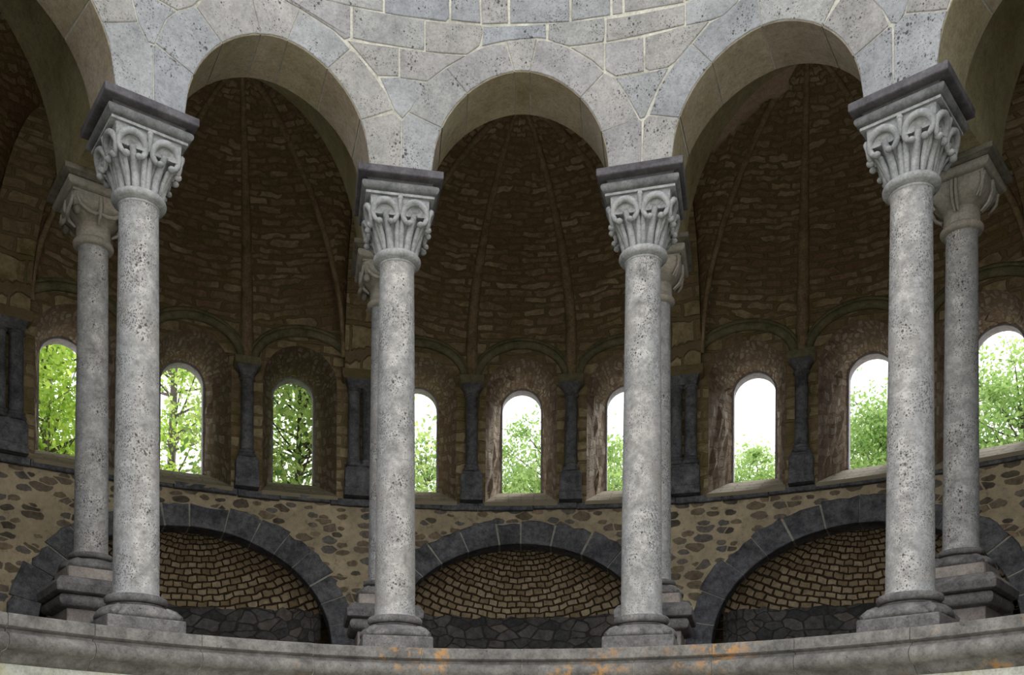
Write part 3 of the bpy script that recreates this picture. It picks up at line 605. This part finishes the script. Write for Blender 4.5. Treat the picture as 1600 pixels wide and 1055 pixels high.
# ------------------------------------------------------------------ gallery vaults
RW = R3+.01; AP = 6.97; PK = 7.15
def fprof(u):
    x = min(1, u/.7); return max(0, 1-(1-x)**2.2)**(1/2.2)
def vz(zb, u):
    f = fprof(u); z_ = zb+(PK-zb)*f
    if u > .7: z_ -= (PK-AP)*((u-.7)/.3)**2
    return z_
def bandz(R):
    s = (R-6.1)/(9.5-6.1); s = min(1, max(0, s)); zb = 5.25+(5.55-5.25)*s
    return zb+1.25*(max(0, 1-abs(2*s-1)**2.1))**.5
SA = lambda R: A-.235/R/D2R      # side of a bay, clear of the transverse arch
for b in bays:
    tc = 2*A*b; bd = []
    for R in lin(RT+.01, 9.55, 26): bd.append((R, -SA(R), bandz(R)+.02))
    for k in range(len(bd)):
        R, t, zb = bd[k]; bd[k] = (R, t, zb+max(0, (R-9.2)/.35)**1.5*.0)
    for t in lin(-SA(R3), SA(R3), 41): bd.append((RW, t, 6.12))
    for R in lin(9.55, RT+.01, 26): bd.append((R, SA(R), bandz(R)+.02))
    ap = Vector(pol(RT, tc, 0)); rows = []; uvr = []
    for u in [0, .008, .02, .04, .07, .11, .16, .22, .29, .37, .46, .56, .66, .76, .86, .94, 1.0]:
        r_, u_ = [], []; L = 0
        for k, (R, t, zb) in enumerate(bd):
            p = Vector(pol(R, tc+t, 0)); q_ = p.lerp(ap, u); zz = vz(zb, u)
            e_ = 0 if u in (0, 1.0) else .02
            r_.append((q_.x, q_.y, zz+random.uniform(-e_, e_)*.6))
            dist = (p-ap).length
            ang = math.atan2(*( (lambda d: (d.x*math.cos(tc*D2R)-d.y*math.sin(tc*D2R), d.x*math.sin(tc*D2R)+d.y*math.cos(tc*D2R)))(p-ap) ))
            u_.append((ang*2.2*(1.0-.35*u), (1-u)*dist+(PK-zz)*.9))
        rows.append(r_); uvr.append(u_)
    v = MB(); v.grid(rows, uvr, flip=False)
    ceil = v.build('ceiling', M['vault'], kind='structure', smooth=True)
    # ribs rise from the wall shafts to the crown of the arch
    rb = MB()
    for tr_ in (-S2, S2):
        P0 = Vector(pol(RW, tc+tr_, 0)); path = [pol(R3-.0, tc+tr_, 5.6), pol(R3-.0, tc+tr_, 5.85)]
        for u in [0, .01, .03, .06, .1, .16, .24, .34, .46, .58, .7, .82, .93]:
            q_ = P0.lerp(ap, u); path.append((q_.x, q_.y, vz(6.12, u)+.005))
        rb.tube(path, [.08]*3+[.078]*2+[.075, .07, .065, .06, .052, .045, .04, .034, .028, .02], 8)
    for s_ in (-1, 1):
        P0 = Vector(pol(9.5, tc+s_*SA(9.5), 0)); path = []
        for u in [0, .01, .03, .06, .1, .16, .24, .34, .46, .58, .7, .82, .93]:
            q_ = P0.lerp(ap, u); path.append((q_.x, q_.y, vz(5.75, u)+.012))
        rb.tube(path, .04, 6)
    rb.build('vault_rib', M['rib'], ceil, smooth=True)
    if b == 1:      # smooth remains of the old plaster beside the arch
        pl = MB(); cells_ = []
        for i, u in enumerate(lin(.06, .97, 26)):
            row_ = []; km = float(np.interp(u, [.06, .3, .55, .65, .73, .79, .83, .9, .97], [9.5, 12, 15, 17, 19.5, 27, 29, 23, 10]))+random.uniform(-.9, .9)
            for j in range(13):
                k = km*j/12; k = min(len(bd)-1.001, max(0, k)); k0 = int(k); f = k-k0
                Rr = bd[k0][0]*(1-f)+bd[k0+1][0]*f; tt_ = bd[k0][1]*(1-f)+bd[k0+1][1]*f; zb = bd[k0][2]*(1-f)+bd[k0+1][2]*f
                q_ = Vector(pol(Rr, tc+tt_, 0)).lerp(ap, u); row_.append((q_.x, q_.y, vz(zb, u)-.05))
            cells_.append(row_)
        pl.grid(cells_); po = pl.build('plaster_remnant', M['plaster'], ceil, smooth=True)
        sm = po.modifiers.new('thick', 'SOLIDIFY'); sm.thickness = .03
# transverse arches from the rear columns to the wall shafts
for j in range(-5, 6, 2):
    t = j*A; e = MB(); ca, sa = math.cos(t*D2R), math.sin(t*D2R)
    def loc2(x, y, z): return (x*ca+y*sa, -x*sa+y*ca, z)
    Rs = [6.1+(9.75-6.1)*(.5-.5*math.cos(math.pi*i/30)) for i in range(31)]
    hw_ = .225
    e.grid([[loc2(-hw_, R, bandz(R)) for R in Rs], [loc2(hw_, R, bandz(R)) for R in Rs]], [[(-hw_, R) for R in Rs], [(hw_, R) for R in Rs]])
    for s_ in (-1, 1): e.grid([[loc2(s_*hw_, R, bandz(R)) for R in Rs], [loc2(s_*hw_, R, 7.4) for R in Rs]], [[(R, bandz(R)) for R in Rs], [(R, 7.4) for R in Rs]])
    e.grid([[loc2(x, 9.50, z) for x in (-hw_, hw_)] for z in (5.5, 6.4)], [[(x, z) for x in (-hw_, hw_)] for z in (5.5, 6.4)])
    e.build('trim_3' if j == -5 else 'trim_%d' % (4+(j+3)//2), M['wallin'], kind='structure')

# ------------------------------------------------------------------ columns
def sq(n): return lambda a: 1/((abs(math.cos(a))**n+abs(math.sin(a))**n)**(1/n))
def torus_prof(r, z0, z1, n=8, back=None):
    h = (z1-z0)/2; out = []
    for i in range(n+1):
        a = -math.pi/2+math.pi*i/n; out.append((r-h+h*math.cos(a), (z0+z1)/2+h*math.sin(a)))
    return out
def attic(root, r_up, zt, zu, r_lo, zl, zb, r_sh, pl, mat):
    """upper roll, hollow, spreading lower roll with corner spurs; pl = half width of the plinth"""
    m = MB(); rows = []; n = 48
    for k in range(9):
        f = k/8; z = zl-(zl-zb)*f; rr = (r_up-.01+(r_lo+.008-r_up+.01)*math.sin(min(1, f*1.6)*math.pi/2)**.7)*(1-.10*max(0, (f-.75)/.25)**2); e = 2+4*max(0, f-.45)**1.5
        rows.append([(rr*sq(e)(a)*math.cos(a), rr*sq(e)(a)*math.sin(a), z+.012*f*math.cos(4*a)*0) for a in [2*math.pi*i/n for i in range(n)]])
    m.grid(rows[::-1], closed=True); m.add(rows[0], [list(range(n))]); m.add(rows[-1], [list(range(n))[::-1]])
    for sx in (-1, 1):
        for sy in (-1, 1): m.tube([(sx*(pl-.115), sy*(pl-.115), zb+.06), (sx*(pl-.07), sy*(pl-.07), zb+.04), (sx*(pl-.03), sy*(pl-.03), zb+.014)], [.045, .04, .022], 8)
    base = m.build('base', mat, root, smooth=True, auto=60)
    m = MB(); m.lathe([(r_sh, zt+.002)]+torus_prof(r_up, zu, zt)[::-1]+[(r_up-.046, zu-.001)], 40)
    m.build('upper_roll', mat, base, smooth=True, auto=50)
    m = MB(); m.lathe([(r_up-.045, zu+.004), (r_up-.045, zu-.006), (r_up-.026, zu-.008), (r_up-.028, zu-.014), (r_up-.024, (zu+zl)/2), (r_up+.0, zl+.004), (r_up-.02, zl-.01)], 40)
    m.build('hollow_moulding', mat, base, smooth=True, auto=50)
def abacus(root, zb, zr, zf, zt, hw, hd, my=0):
    m = MB(); m.square([(-.088, zr-.004), (-.075, zf-.004), (-.02, zf), (-.002, zf+.004), (0, zf+.012), (0, zt)], hw, hd); o = m.build('abacus', M['abacus'], root, bevel=.006)
    m = MB(); m.square([(-.035, zb-.02), (-.035, zb)], hw-.03, hd-.03); m.build('abacus_fillet', M['capital'], o)
    m = MB(); r = (zr-zb)/2
    m.square([(-.10, zb-.002)]+[(-.040-r+r*math.cos(a)*1.2, (zb+zr)/2+r*math.sin(a)) for a in lin(-math.pi/2, math.pi/2, 11)]+[(-.085, zr+.001)], hw, hd)
    m.build('abacus_roll', M['roll'], o, smooth=True, auto=35)
def shaft(root, r0, r1, z0, z1):
    m = MB(); m.lathe([(r0+.012, z0), (r0+.01, z0+.012), (r0, z0+.03)]+[(r0+(r1-r0)*f**1.15, z0+.03+(z1-z0-.05)*f) for f in lin(.03, 1, 22)]+[(r1+.006, z1)], 48)
    return m.build('shaft', M['shaft'], root, smooth=True, auto=60)
def front_column(label):
    t = thing('column', label, 'column', group='front columns on the parapet'); Z = 0
    m = MB(); m.box(-.29, .29, -.29, .29, 0, .118); m.build('plinth', M['base'], t, bevel=.012)
    attic(t, .232, 1.482-SILL, 1.418-SILL,   .285, 1.395-SILL, .116, .168, .29, M['base'])
    shaft(t, .170, .145, 1.478-SILL, 4.43-SILL)
    b = 4.425-SILL
    m = MB(); rows = []; n = 96; z0, z1 = b+.088, b+.43
    for k in range(13):
        f = k/12; z = z0+(z1-z0)*f; rr = .148+.072*f**1.7; e = 2+3.2*f**2
        rows.append([(rr*sq(e)(a)*(1+.045*(1-.5*f)*(abs(math.sin(6*a))**.6-.5))*math.cos(a), rr*sq(e)(a)*(1+.045*(1-.5*f)*(abs(math.sin(6*a))**.6-.5))*math.sin(a), z) for a in [2*math.pi*i/n for i in range(n)]])
    m.grid(rows, closed=True); m.add(rows[-1], [list(range(n))]); cap = m.build('capital', M['capital'], t, smooth=True)
    m = MB(); m.lathe([(.145, b)]+torus_prof(.158, b, b+.022, 5)[1:]+[(.150, b+.026)]+torus_prof(.202, b+.028, b+.092, 8)[1:]+[(.15, b+.094)], 44)
    m.build('neck_ring', M['capital'], cap, smooth=True, auto=50)
    m = MB(); m.square([(-.035, b+.335), (-.006, b+.37), (0, b+.40), (.004, b+.480)], .242, .242); m.build('capital_block', M['capital'], cap, bevel=.012)
    for q in range(4):
        ca, sa = math.cos(q*math.pi/2), math.sin(q*math.pi/2)
        def L(x, y, z): return (x*ca-y*sa, x*sa+y*ca, z)
        lf = MB()
        for sx in (-1, 1):
            cx, cz = sx*.124, b+.335
            # broad hood of the curled leaf, both ends rolled up like a scroll
            path = []; rad = []
            for i in range(19):
                f = i/18; a = math.radians(-52+284*f)
                path.append(L(cx-sx*.098*math.cos(a), .234+.034*max(0, math.sin(a)), cz+.088*math.sin(a))); rad.append(.015+.012*math.sin(math.pi*f)**.5)
            lf.ball(L(cx-sx*.045, .252, cz-.072), (.027, .027, .022)); lf.ball(L(cx+sx*.045, .240, cz-.072), (.03, .03, .024))
            lf.tube(path, rad, 8)
            rows = []
            for rr_ in (0.0, .3, .6, .85, 1.0):
                rows.append([L(cx+.092*rr_*math.cos(a), .222+.036*rr_**2, cz+.082*rr_*math.sin(a)+.004) for a in lin(-.3, math.pi+.3, 13)])
            lf.grid(rows)
            # web between hood and block
            lf.grid([[L(cx+.105*math.cos(a), .245, cz+.095*math.sin(a)) for a in lin(.1, math.pi-.1, 9)], [L(cx+.118*math.cos(a)**3, .246, b+.455) for a in lin(.1, math.pi-.1, 9)]])
            # broad stalk rising under the hood
            lf.tube([L(sx*.066, .138, b+.09), L(sx*.078, .158, b+.18), L(sx*.098, .188, b+.27), L(sx*.120, .228, b+.35)], [.030, .030, .028, .024], 8)
            lf.tube([L(sx*.016, .146, b+.09), L(sx*.018, .168, b+.20), L(sx*.022, .196, b+.29), L(sx*.034, .225, b+.34)], [.020, .024, .022, .012], 8)
            lf.tube([L(sx*.108, .112, b+.09), L(sx*.13, .14, b+.18), L(sx*.16, .178, b+.26), L(sx*.195, .205, b+.30)], [.016, .022, .02, .012], 8)
        lf.tube([L(0, .228, b+.34), L(0, .256, b+.40), L(0, .262, b+.44)], [.014, .018, .02], 8); lf.ball(L(0, .262, b+.452), .024)
        lf.build('curled_leaves', M['capital'], cap, smooth=True, auto=50)
    abacus(t, 4.915-SILL, 5.0-SILL, 5.028-SILL, 5.09-SILL, .347, .335)
    return t
def place(R, t_): p = pol(R, t_, SILL); return p, -t_*D2R
FL = ['stout speckled front column, leftmost of the four standing on the parapet',
      'stout front column standing left of the middle arch, second from the left on the parapet',
      'stout front column standing right of the middle arch, third from the left on the parapet',
      'stout speckled front column, rightmost of the four on the parapet, under the largest tilted slab']
angs4 = (-3*A, -A, A, 3*A)
c0 = front_column(FL[0]); p, rz = place(R1, angs4[0]); c0.location = p; c0.rotation_euler = (0, 0, rz)
for t_, lab in zip(angs4[1:], FL[1:]):
    p, rz = place(R1, t_); dup(c0, p, rz, lab)
def back_column(label, style):
    t = thing('column', label, 'column', group='slimmer columns of the rear row'); g = SILL
    m = MB(); m.square([(0, 0), (0, 1.53-g)], .255, .255); pd = m.build('pedestal', M['base_pink'], t, bevel=.01)
    m = MB(); m.square([(-.06, 1.525-g)]+[(-.035+.05*math.cos(a), 1.59-g+.055*math.sin(a)) for a in lin(-math.pi/2, math.pi/2, 8)], .315, .315); m.build('pedestal_roll', M['base'], pd, smooth=True, auto=35)
    m = MB(); m.square([(-.04, 1.645-g), (0, 1.655-g), (.008, 1.72-g), (-.03, 1.775-g), (-.07, 1.79-g)], .355, .355); m.build('pedestal_slab', M['base'], pd, bevel=.008)
    m = MB(); m.square([(0, 1.785-g), (0, 1.885-g)], .245, .245); m.build('plinth', M['base_pink'], t, bevel=.025)
    attic(t, .188, 2.045-g, 1.995-g, .25, 1.98-g, 1.883-g, .14, .25, M['base'])
    shaft(t, .140, .122, 2.04-g, 4.685-g)
    b = 4.68-g
    m = MB(); n = 64; rows = []
    for k in range(13):
        f = k/12; z = b+.185+.19*f; rr = .125+.105*math.sin(min(1, f*1.5)*math.pi/2); e = 2+5*f**.7
        rows.append([(rr*sq(e)(a)*math.cos(a), rr*sq(e)(a)*math.sin(a), z) for a in [2*math.pi*i/n for i in range(n)]])
    m.grid(rows, closed=True); m.add(rows[0], [list(range(n))[::-1]]); m.add(rows[-1], [list(range(n))]); cap = m.build('capital', M['back_capital'], t, smooth=True, auto=60)
    m = MB(); m.lathe([(.12, b)]+torus_prof(.168, b+.004, b+.07, 8)+[(.14, b+.074), (.138, b+.19), (.15, b+.2)], 40); m.build('neck_ring', M['back_capital'], cap, smooth=True, auto=50)
    for q in range(4):
        ca, sa = math.cos(q*math.pi/2), math.sin(q*math.pi/2)
        def L(x, y, z): return (x*ca-y*sa, x*sa+y*ca, z)
        lf = MB()
        if style == 0:
            for sx in (-1, 1):
                lf.tube([L(sx*.01, .215, b+.23), L(sx*.05, .235, b+.205), L(sx*.11, .238, b+.215), L(sx*.165, .225, b+.26), L(sx*.19, .215, b+.33)], [.012, .018, .018, .016, .012], 8)
                lf.ball(L(sx*.185, .185, b+.215), (.035, .035, .04))
            lf.tube([L(0, .23, b+.36), L(0, .235, b+.28), L(0, .20, b+.2), L(0, .15, b+.16)], [.015, .018, .016, .01], 8)
        else:
            for x in (-.016, .016): lf.tube([L(x, .237, b+.37), L(x, .238, b+.28), L(x, .205, b+.2), L(x*.8, .15, b+.15)], [.013, .014, .013, .01], 8)
            for sx in (-1, 1): lf.tube([L(sx*.225, .21, b+.36), L(sx*.205, .21, b+.27), L(sx*.16, .18, b+.2)], [.014, .014, .01], 8)
        lf.build('carved_band', M['back_capital'], cap, smooth=True)
    m = MB(); m.square([(0, b+.36), (0, b+.385)], .225, .225); m.build('capital_fillet', M['back_capital'], t)
    m = MB(); m.square([(-.09, 5.06-g)]+[(-.08+.045*math.cos(a), 5.10-g+.042*math.sin(a)) for a in lin(-math.pi/2, math.pi/2, 8)], .31, .316); m.build('abacus_roll', M['back_capital'], t, smooth=True, auto=35)
    m = MB(); m.square([(-.05, 5.138-g), (-.02, 5.15-g), (0, 5.155-g), (0, 5.196-g)], .31, .316); m.build('abacus', M['back_abacus'], t, bevel=.005)
    return t
BL = ['slim rear column on a stepped pedestal, left of the leftmost front column',
      'slim rear column almost hidden behind the front column left of the middle arch',
      'slim rear column mostly hidden behind the front column right of the middle arch',
      'slim rear column with cushion capital, standing right of and behind the rightmost front column']
for k, (t_, lab) in enumerate(zip(angs4, BL)):
    p, rz = place(R2, t_)
    if k in (0, 2):
        proto = back_column(lab, 0 if k == 0 else 1); proto.location = p; proto.rotation_euler = (0, 0, rz)
        protos = (proto,) if k == 0 else protos+(proto,)
    elif k == 1: dup(protos[0], p, rz, lab)
    else: dup(protos[1], p, rz, lab)

# ------------------------------------------------------------------ colonnettes between the windows
g = 3.945
def colonnette_parts(t, xs, hw):
    m = MB(); m.square([(0, 0), (0, .10)], hw+.008, .12, c=(0, .02)); m.square([(-.012, .10), (-.002, .112), (0, .34), (-.035, .40)], hw, .115, c=(0, .02)); m.build('pedestal', M['basalt'], t, bevel=.008)
    for x in xs:
        m = MB(); m.lathe([(.10, .39), (.115, .405), (.118, .425), (.105, .44), (.09, .45), (.092, .465), (.10, .475), (.085, .49)], 20, c=(x, 0)); m.build('base', M['basalt'], t, smooth=True, auto=50)
        m = MB(); m.lathe([(.082, .48), (.079, 1.40)], 20, c=(x, 0)); m.build('shaft', M['basalt'], t, smooth=True, auto=50)
    if len(xs) == 1:
        m = MB(); m.lathe([(.08, 1.39), (.098, 1.40), (.098, 1.42), (.085, 1.43)], 20); rows = []; n = 32
        for f in lin(0, 1, 7):
            rr = .085+.055*f**1.3; e = 2+6*f; rows.append([(rr*sq(e)(a)*math.cos(a), rr*sq(e)(a)*math.sin(a), 1.43+.12*f) for a in [2*math.pi*i/n for i in range(n)]])
        m.grid(rows, closed=True); m.build('capital', M['basalt'], t, smooth=True, auto=50)
        m = MB(); m.square([(-.03, 1.545), (0, 1.575), (.005, 1.66)], .165, .135, c=(0, .01)); m.build('abacus', M['vaultrib'], t, bevel=.008)
    else:
        m = MB()
        for x in xs: m.lathe([(.08, 1.39), (.095, 1.40), (.095, 1.42), (.085, 1.43)], 20, c=(x, 0))
        m.square([(-.035, 1.425), (-.02, 1.50), (0, 1.55)], hw-.005, .12, c=(0, .01)); m.build('capital', M['basalt'], t, bevel=.01)
        m = MB(); m.square([(-.02, 1.545), (0, 1.575), (.0, 1.66)], hw+.045, .14, c=(0, .01)); m.build('abacus', M['wallin'], t, bevel=.008)
RC = R3-.115
def cplace(t_): x, y, z = pol(RC, t_, g); return (x, y, z), -t_*D2R
SL = [(-2*A-S2, 'single dark colonnette glimpsed in the slit between the two left columns'),
      (-2*A+S2, 'single dark colonnette on the wall, left of the window filled with dark green leaves'),
      (-S2, 'single dark colonnette on the wall, just left of the central window'),
      (S2, 'single dark colonnette just right of the central window, dry grass on its pedestal'),
      (2*A-S2, 'single dark colonnette on the wall, right of the window showing mostly white sky'),
      (2*A+S2, 'single dark colonnette glimpsed in the slit between the two right columns')]
p, rz = cplace(SL[0][0]); s0 = thing('colonnette', SL[0][1], 'colonnette', p, rz, 'single colonnettes between the windows'); colonnette_parts(s0, [0], .145)
for t_, lab in SL[1:]:
    p, rz = cplace(t_); dup(s0, p, rz, lab)
PL = [(-3*A, 'pair of dark colonnettes on one broad pedestal at the far left edge of the wall'),
      (-A, 'pair of dark colonnettes on one broad pedestal, left of the second front column'),
      (A, 'pair of dark colonnettes on one broad pedestal, right of the third front column')]
p, rz = cplace(PL[0][0]); s1 = thing('paired_colonnettes', PL[0][1], 'colonnettes', p, rz, 'paired colonnettes at the bay divisions'); colonnette_parts(s1, [-.095, .095], .215)
for t_, lab in PL[1:]:
    p, rz = cplace(t_); dup(s1, p, rz, lab)

# dry grass on one pedestal
gr = MB(); x, y, z = pol(RC-.05, S2+.35, g+.36)
for i in range(14):
    a = random.uniform(-1, 1); h = random.uniform(.08, .2)
    gr.tube([(x+.02*a, y, z), (x+.05*a, y-.02, z+h*.6), (x+.12*a, y-.04*random.random(), z+h*(1 if i % 2 else .7))], [.004, .003, .001], 4)
gr = gr.build('grass_tuft', M['dry']); tag(gr, 'tuft of pale dry grass growing on the pedestal right of the central window', 'grass')

# ------------------------------------------------------------------ trees beyond the windows
def px_dir(px): X = (px-753.539)/FOC; return (X-.0418, 1+.0418*X)
def mesh_from_np(name, V, F, cols, mats, parent):
    me = bpy.data.meshes.new(name); n = len(V); me.vertices.add(n); me.vertices.foreach_set('co', V.ravel())
    me.loops.add(F.size); me.loops.foreach_set('vertex_index', F.ravel().astype(np.int32)); me.polygons.add(len(F))
    me.polygons.foreach_set('loop_start', np.arange(0, F.size, F.shape[1], dtype=np.int32)); me.polygons.foreach_set('loop_total', np.full(len(F), F.shape[1], dtype=np.int32))
    me.update(calc_edges=True); ca = me.color_attributes.new('Col', 'FLOAT_COLOR', 'CORNER')
    cc = np.repeat(cols, F.shape[1]); full = np.stack([cc, cc, cc, np.ones_like(cc)], 1); ca.data.foreach_set('color', full.ravel())
    me.materials.append(mats); o = bpy.data.objects.new(name, me); C.objects.link(o); o.parent = parent; return o
def tree(label, px, k, ztop, rx, rz_, n, leaf, mat, clumps=60, spread=.5, trunk=.16, bare=0, low=None, shape=1.0):
    d = px_dir(px); x0, y0 = CAM_POS[0]+k*d[0], CAM_POS[1]+k*d[1]
    t = thing('tree', label, 'tree', (x0, y0, GROUND), 0, 'trees outside the windows'); zc = ztop-rz_-GROUND
    # clump centres fill the crown
    u = rng.normal(size=(clumps, 3)); u /= np.linalg.norm(u, axis=1)[:, None]; rr = rng.uniform(.25, .92, clumps)**.6
    cen = u*rr[:, None]*np.array([rx, rx, rz_])+np.array([0, 0, zc])
    idx = rng.integers(0, clumps, n); cs = rng.uniform(.5, 1.3, clumps)*spread
    pos = cen[idx]+rng.normal(size=(n, 3))*cs[idx][:, None]*np.array([1, 1, .6])
    tone_ = np.clip(rng.uniform(0, .5, clumps)[idx]+rng.uniform(-.15, .6, n), 0, 1)
    a = rng.normal(size=(n, 3)); a /= np.linalg.norm(a, axis=1)[:, None]; b = np.cross(a, rng.normal(size=(n, 3))); b /= np.linalg.norm(b, axis=1)[:, None]
    s = leaf*rng.uniform(.6, 1.25, n)[:, None]; c = np.cross(a, b)
    V = np.stack([pos-a*s*.5, pos+b*s*.3+c*s*.06, pos+a*s*.55, pos-b*s*.3+c*s*.06], 1).reshape(-1, 3); F = np.arange(n*4).reshape(-1, 4)
    f = mesh_from_np('foliage', V.astype(np.float32), F, tone_, mat, t); f['kind'] = 'stuff'
    m = MB(); top = zc+rz_*.55
    m.tube([(0, 0, 0), (.1*rx*.2, 0, top*.3), (-.04*rx, .03*rx, top*.62), (.02*rx, 0, top*.85), (0, 0, top)], [trunk*1.25, trunk, trunk*.8, trunk*.5, trunk*.2], 10)
    m.build('trunk', M['bark'], t, smooth=True)
    m = MB()
    for i in range(clumps):
        z0 = min(top*.95, max(zc-rz_*.85, cen[i][2]-.35*np.hypot(cen[i][0], cen[i][1])-.3)); c_ = cen[i]
        m.tube([(0, 0, z0), (c_[0]*.45, c_[1]*.45, z0+(c_[2]-z0)*.35), tuple(c_)], [trunk*.28, trunk*.17, trunk*.06], 5)
        for _ in range(2+bare):
            e = c_+rng.normal(size=3)*spread*(1.2 if not bare else 1.7); m.tube([tuple(c_*.97+np.array([0, 0, zc])*.03), tuple((c_+e)/2+rng.normal(size=3)*.05), tuple(e)], [trunk*.07, trunk*.05, trunk*.02], 4)
    m.build('branches', M['bark'], t)
tree('bright green broadleaf tree seen through the leftmost window', 70, 17, 11.2, 1.55, 4.0, 22000, .11, M['leaf_bright'], 80, .42, .10)
tree('thin tree with yellow-green leaves, seen through the second window from the left', 268, 24, 16.5, 2.0, 5.5, 8000, .12, M['leaf_bright'], 60, .42, .13, 0)
tree('dense dark glossy tree filling the window left of the second front column', 462, 16, 9.0, 1.45, 3.6, 18000, .12, M['leaf_dark'], 110, .42, .08)
tree('small sparse dark tree in the window just right of the second front column', 664, 22, 8.4, .95, 2.4, 4200, .11, M['leaf_dark'], 50, .30, .06, 1)
tree('light green tree with bare twigs on top, seen through the central window', 880, 36, 14.3, 3.5, 4.6, 34000, .16, M['leaf_mid'], 140, .5, .16, 2)
tree('low light green treetop under white sky in the window right of the third front column', 1190, 52, 18.9, 3.9, 5.5, 30000, .22, M['leaf_mid'], 110, .7, .2, 1)
tree('full light green tree seen through the window left of the rightmost front column', 1385, 38, 16.3, 3.0, 5.2, 36000, .18, M['leaf_mid'], 130, .55, .16)
tree('tall dense green tree seen through the rightmost window', 1600, 28, 13.4, 2.6, 5.2, 36000, .15, M['leaf_mid'], 130, .45, .15)
print('objects', len(bpy.data.objects))
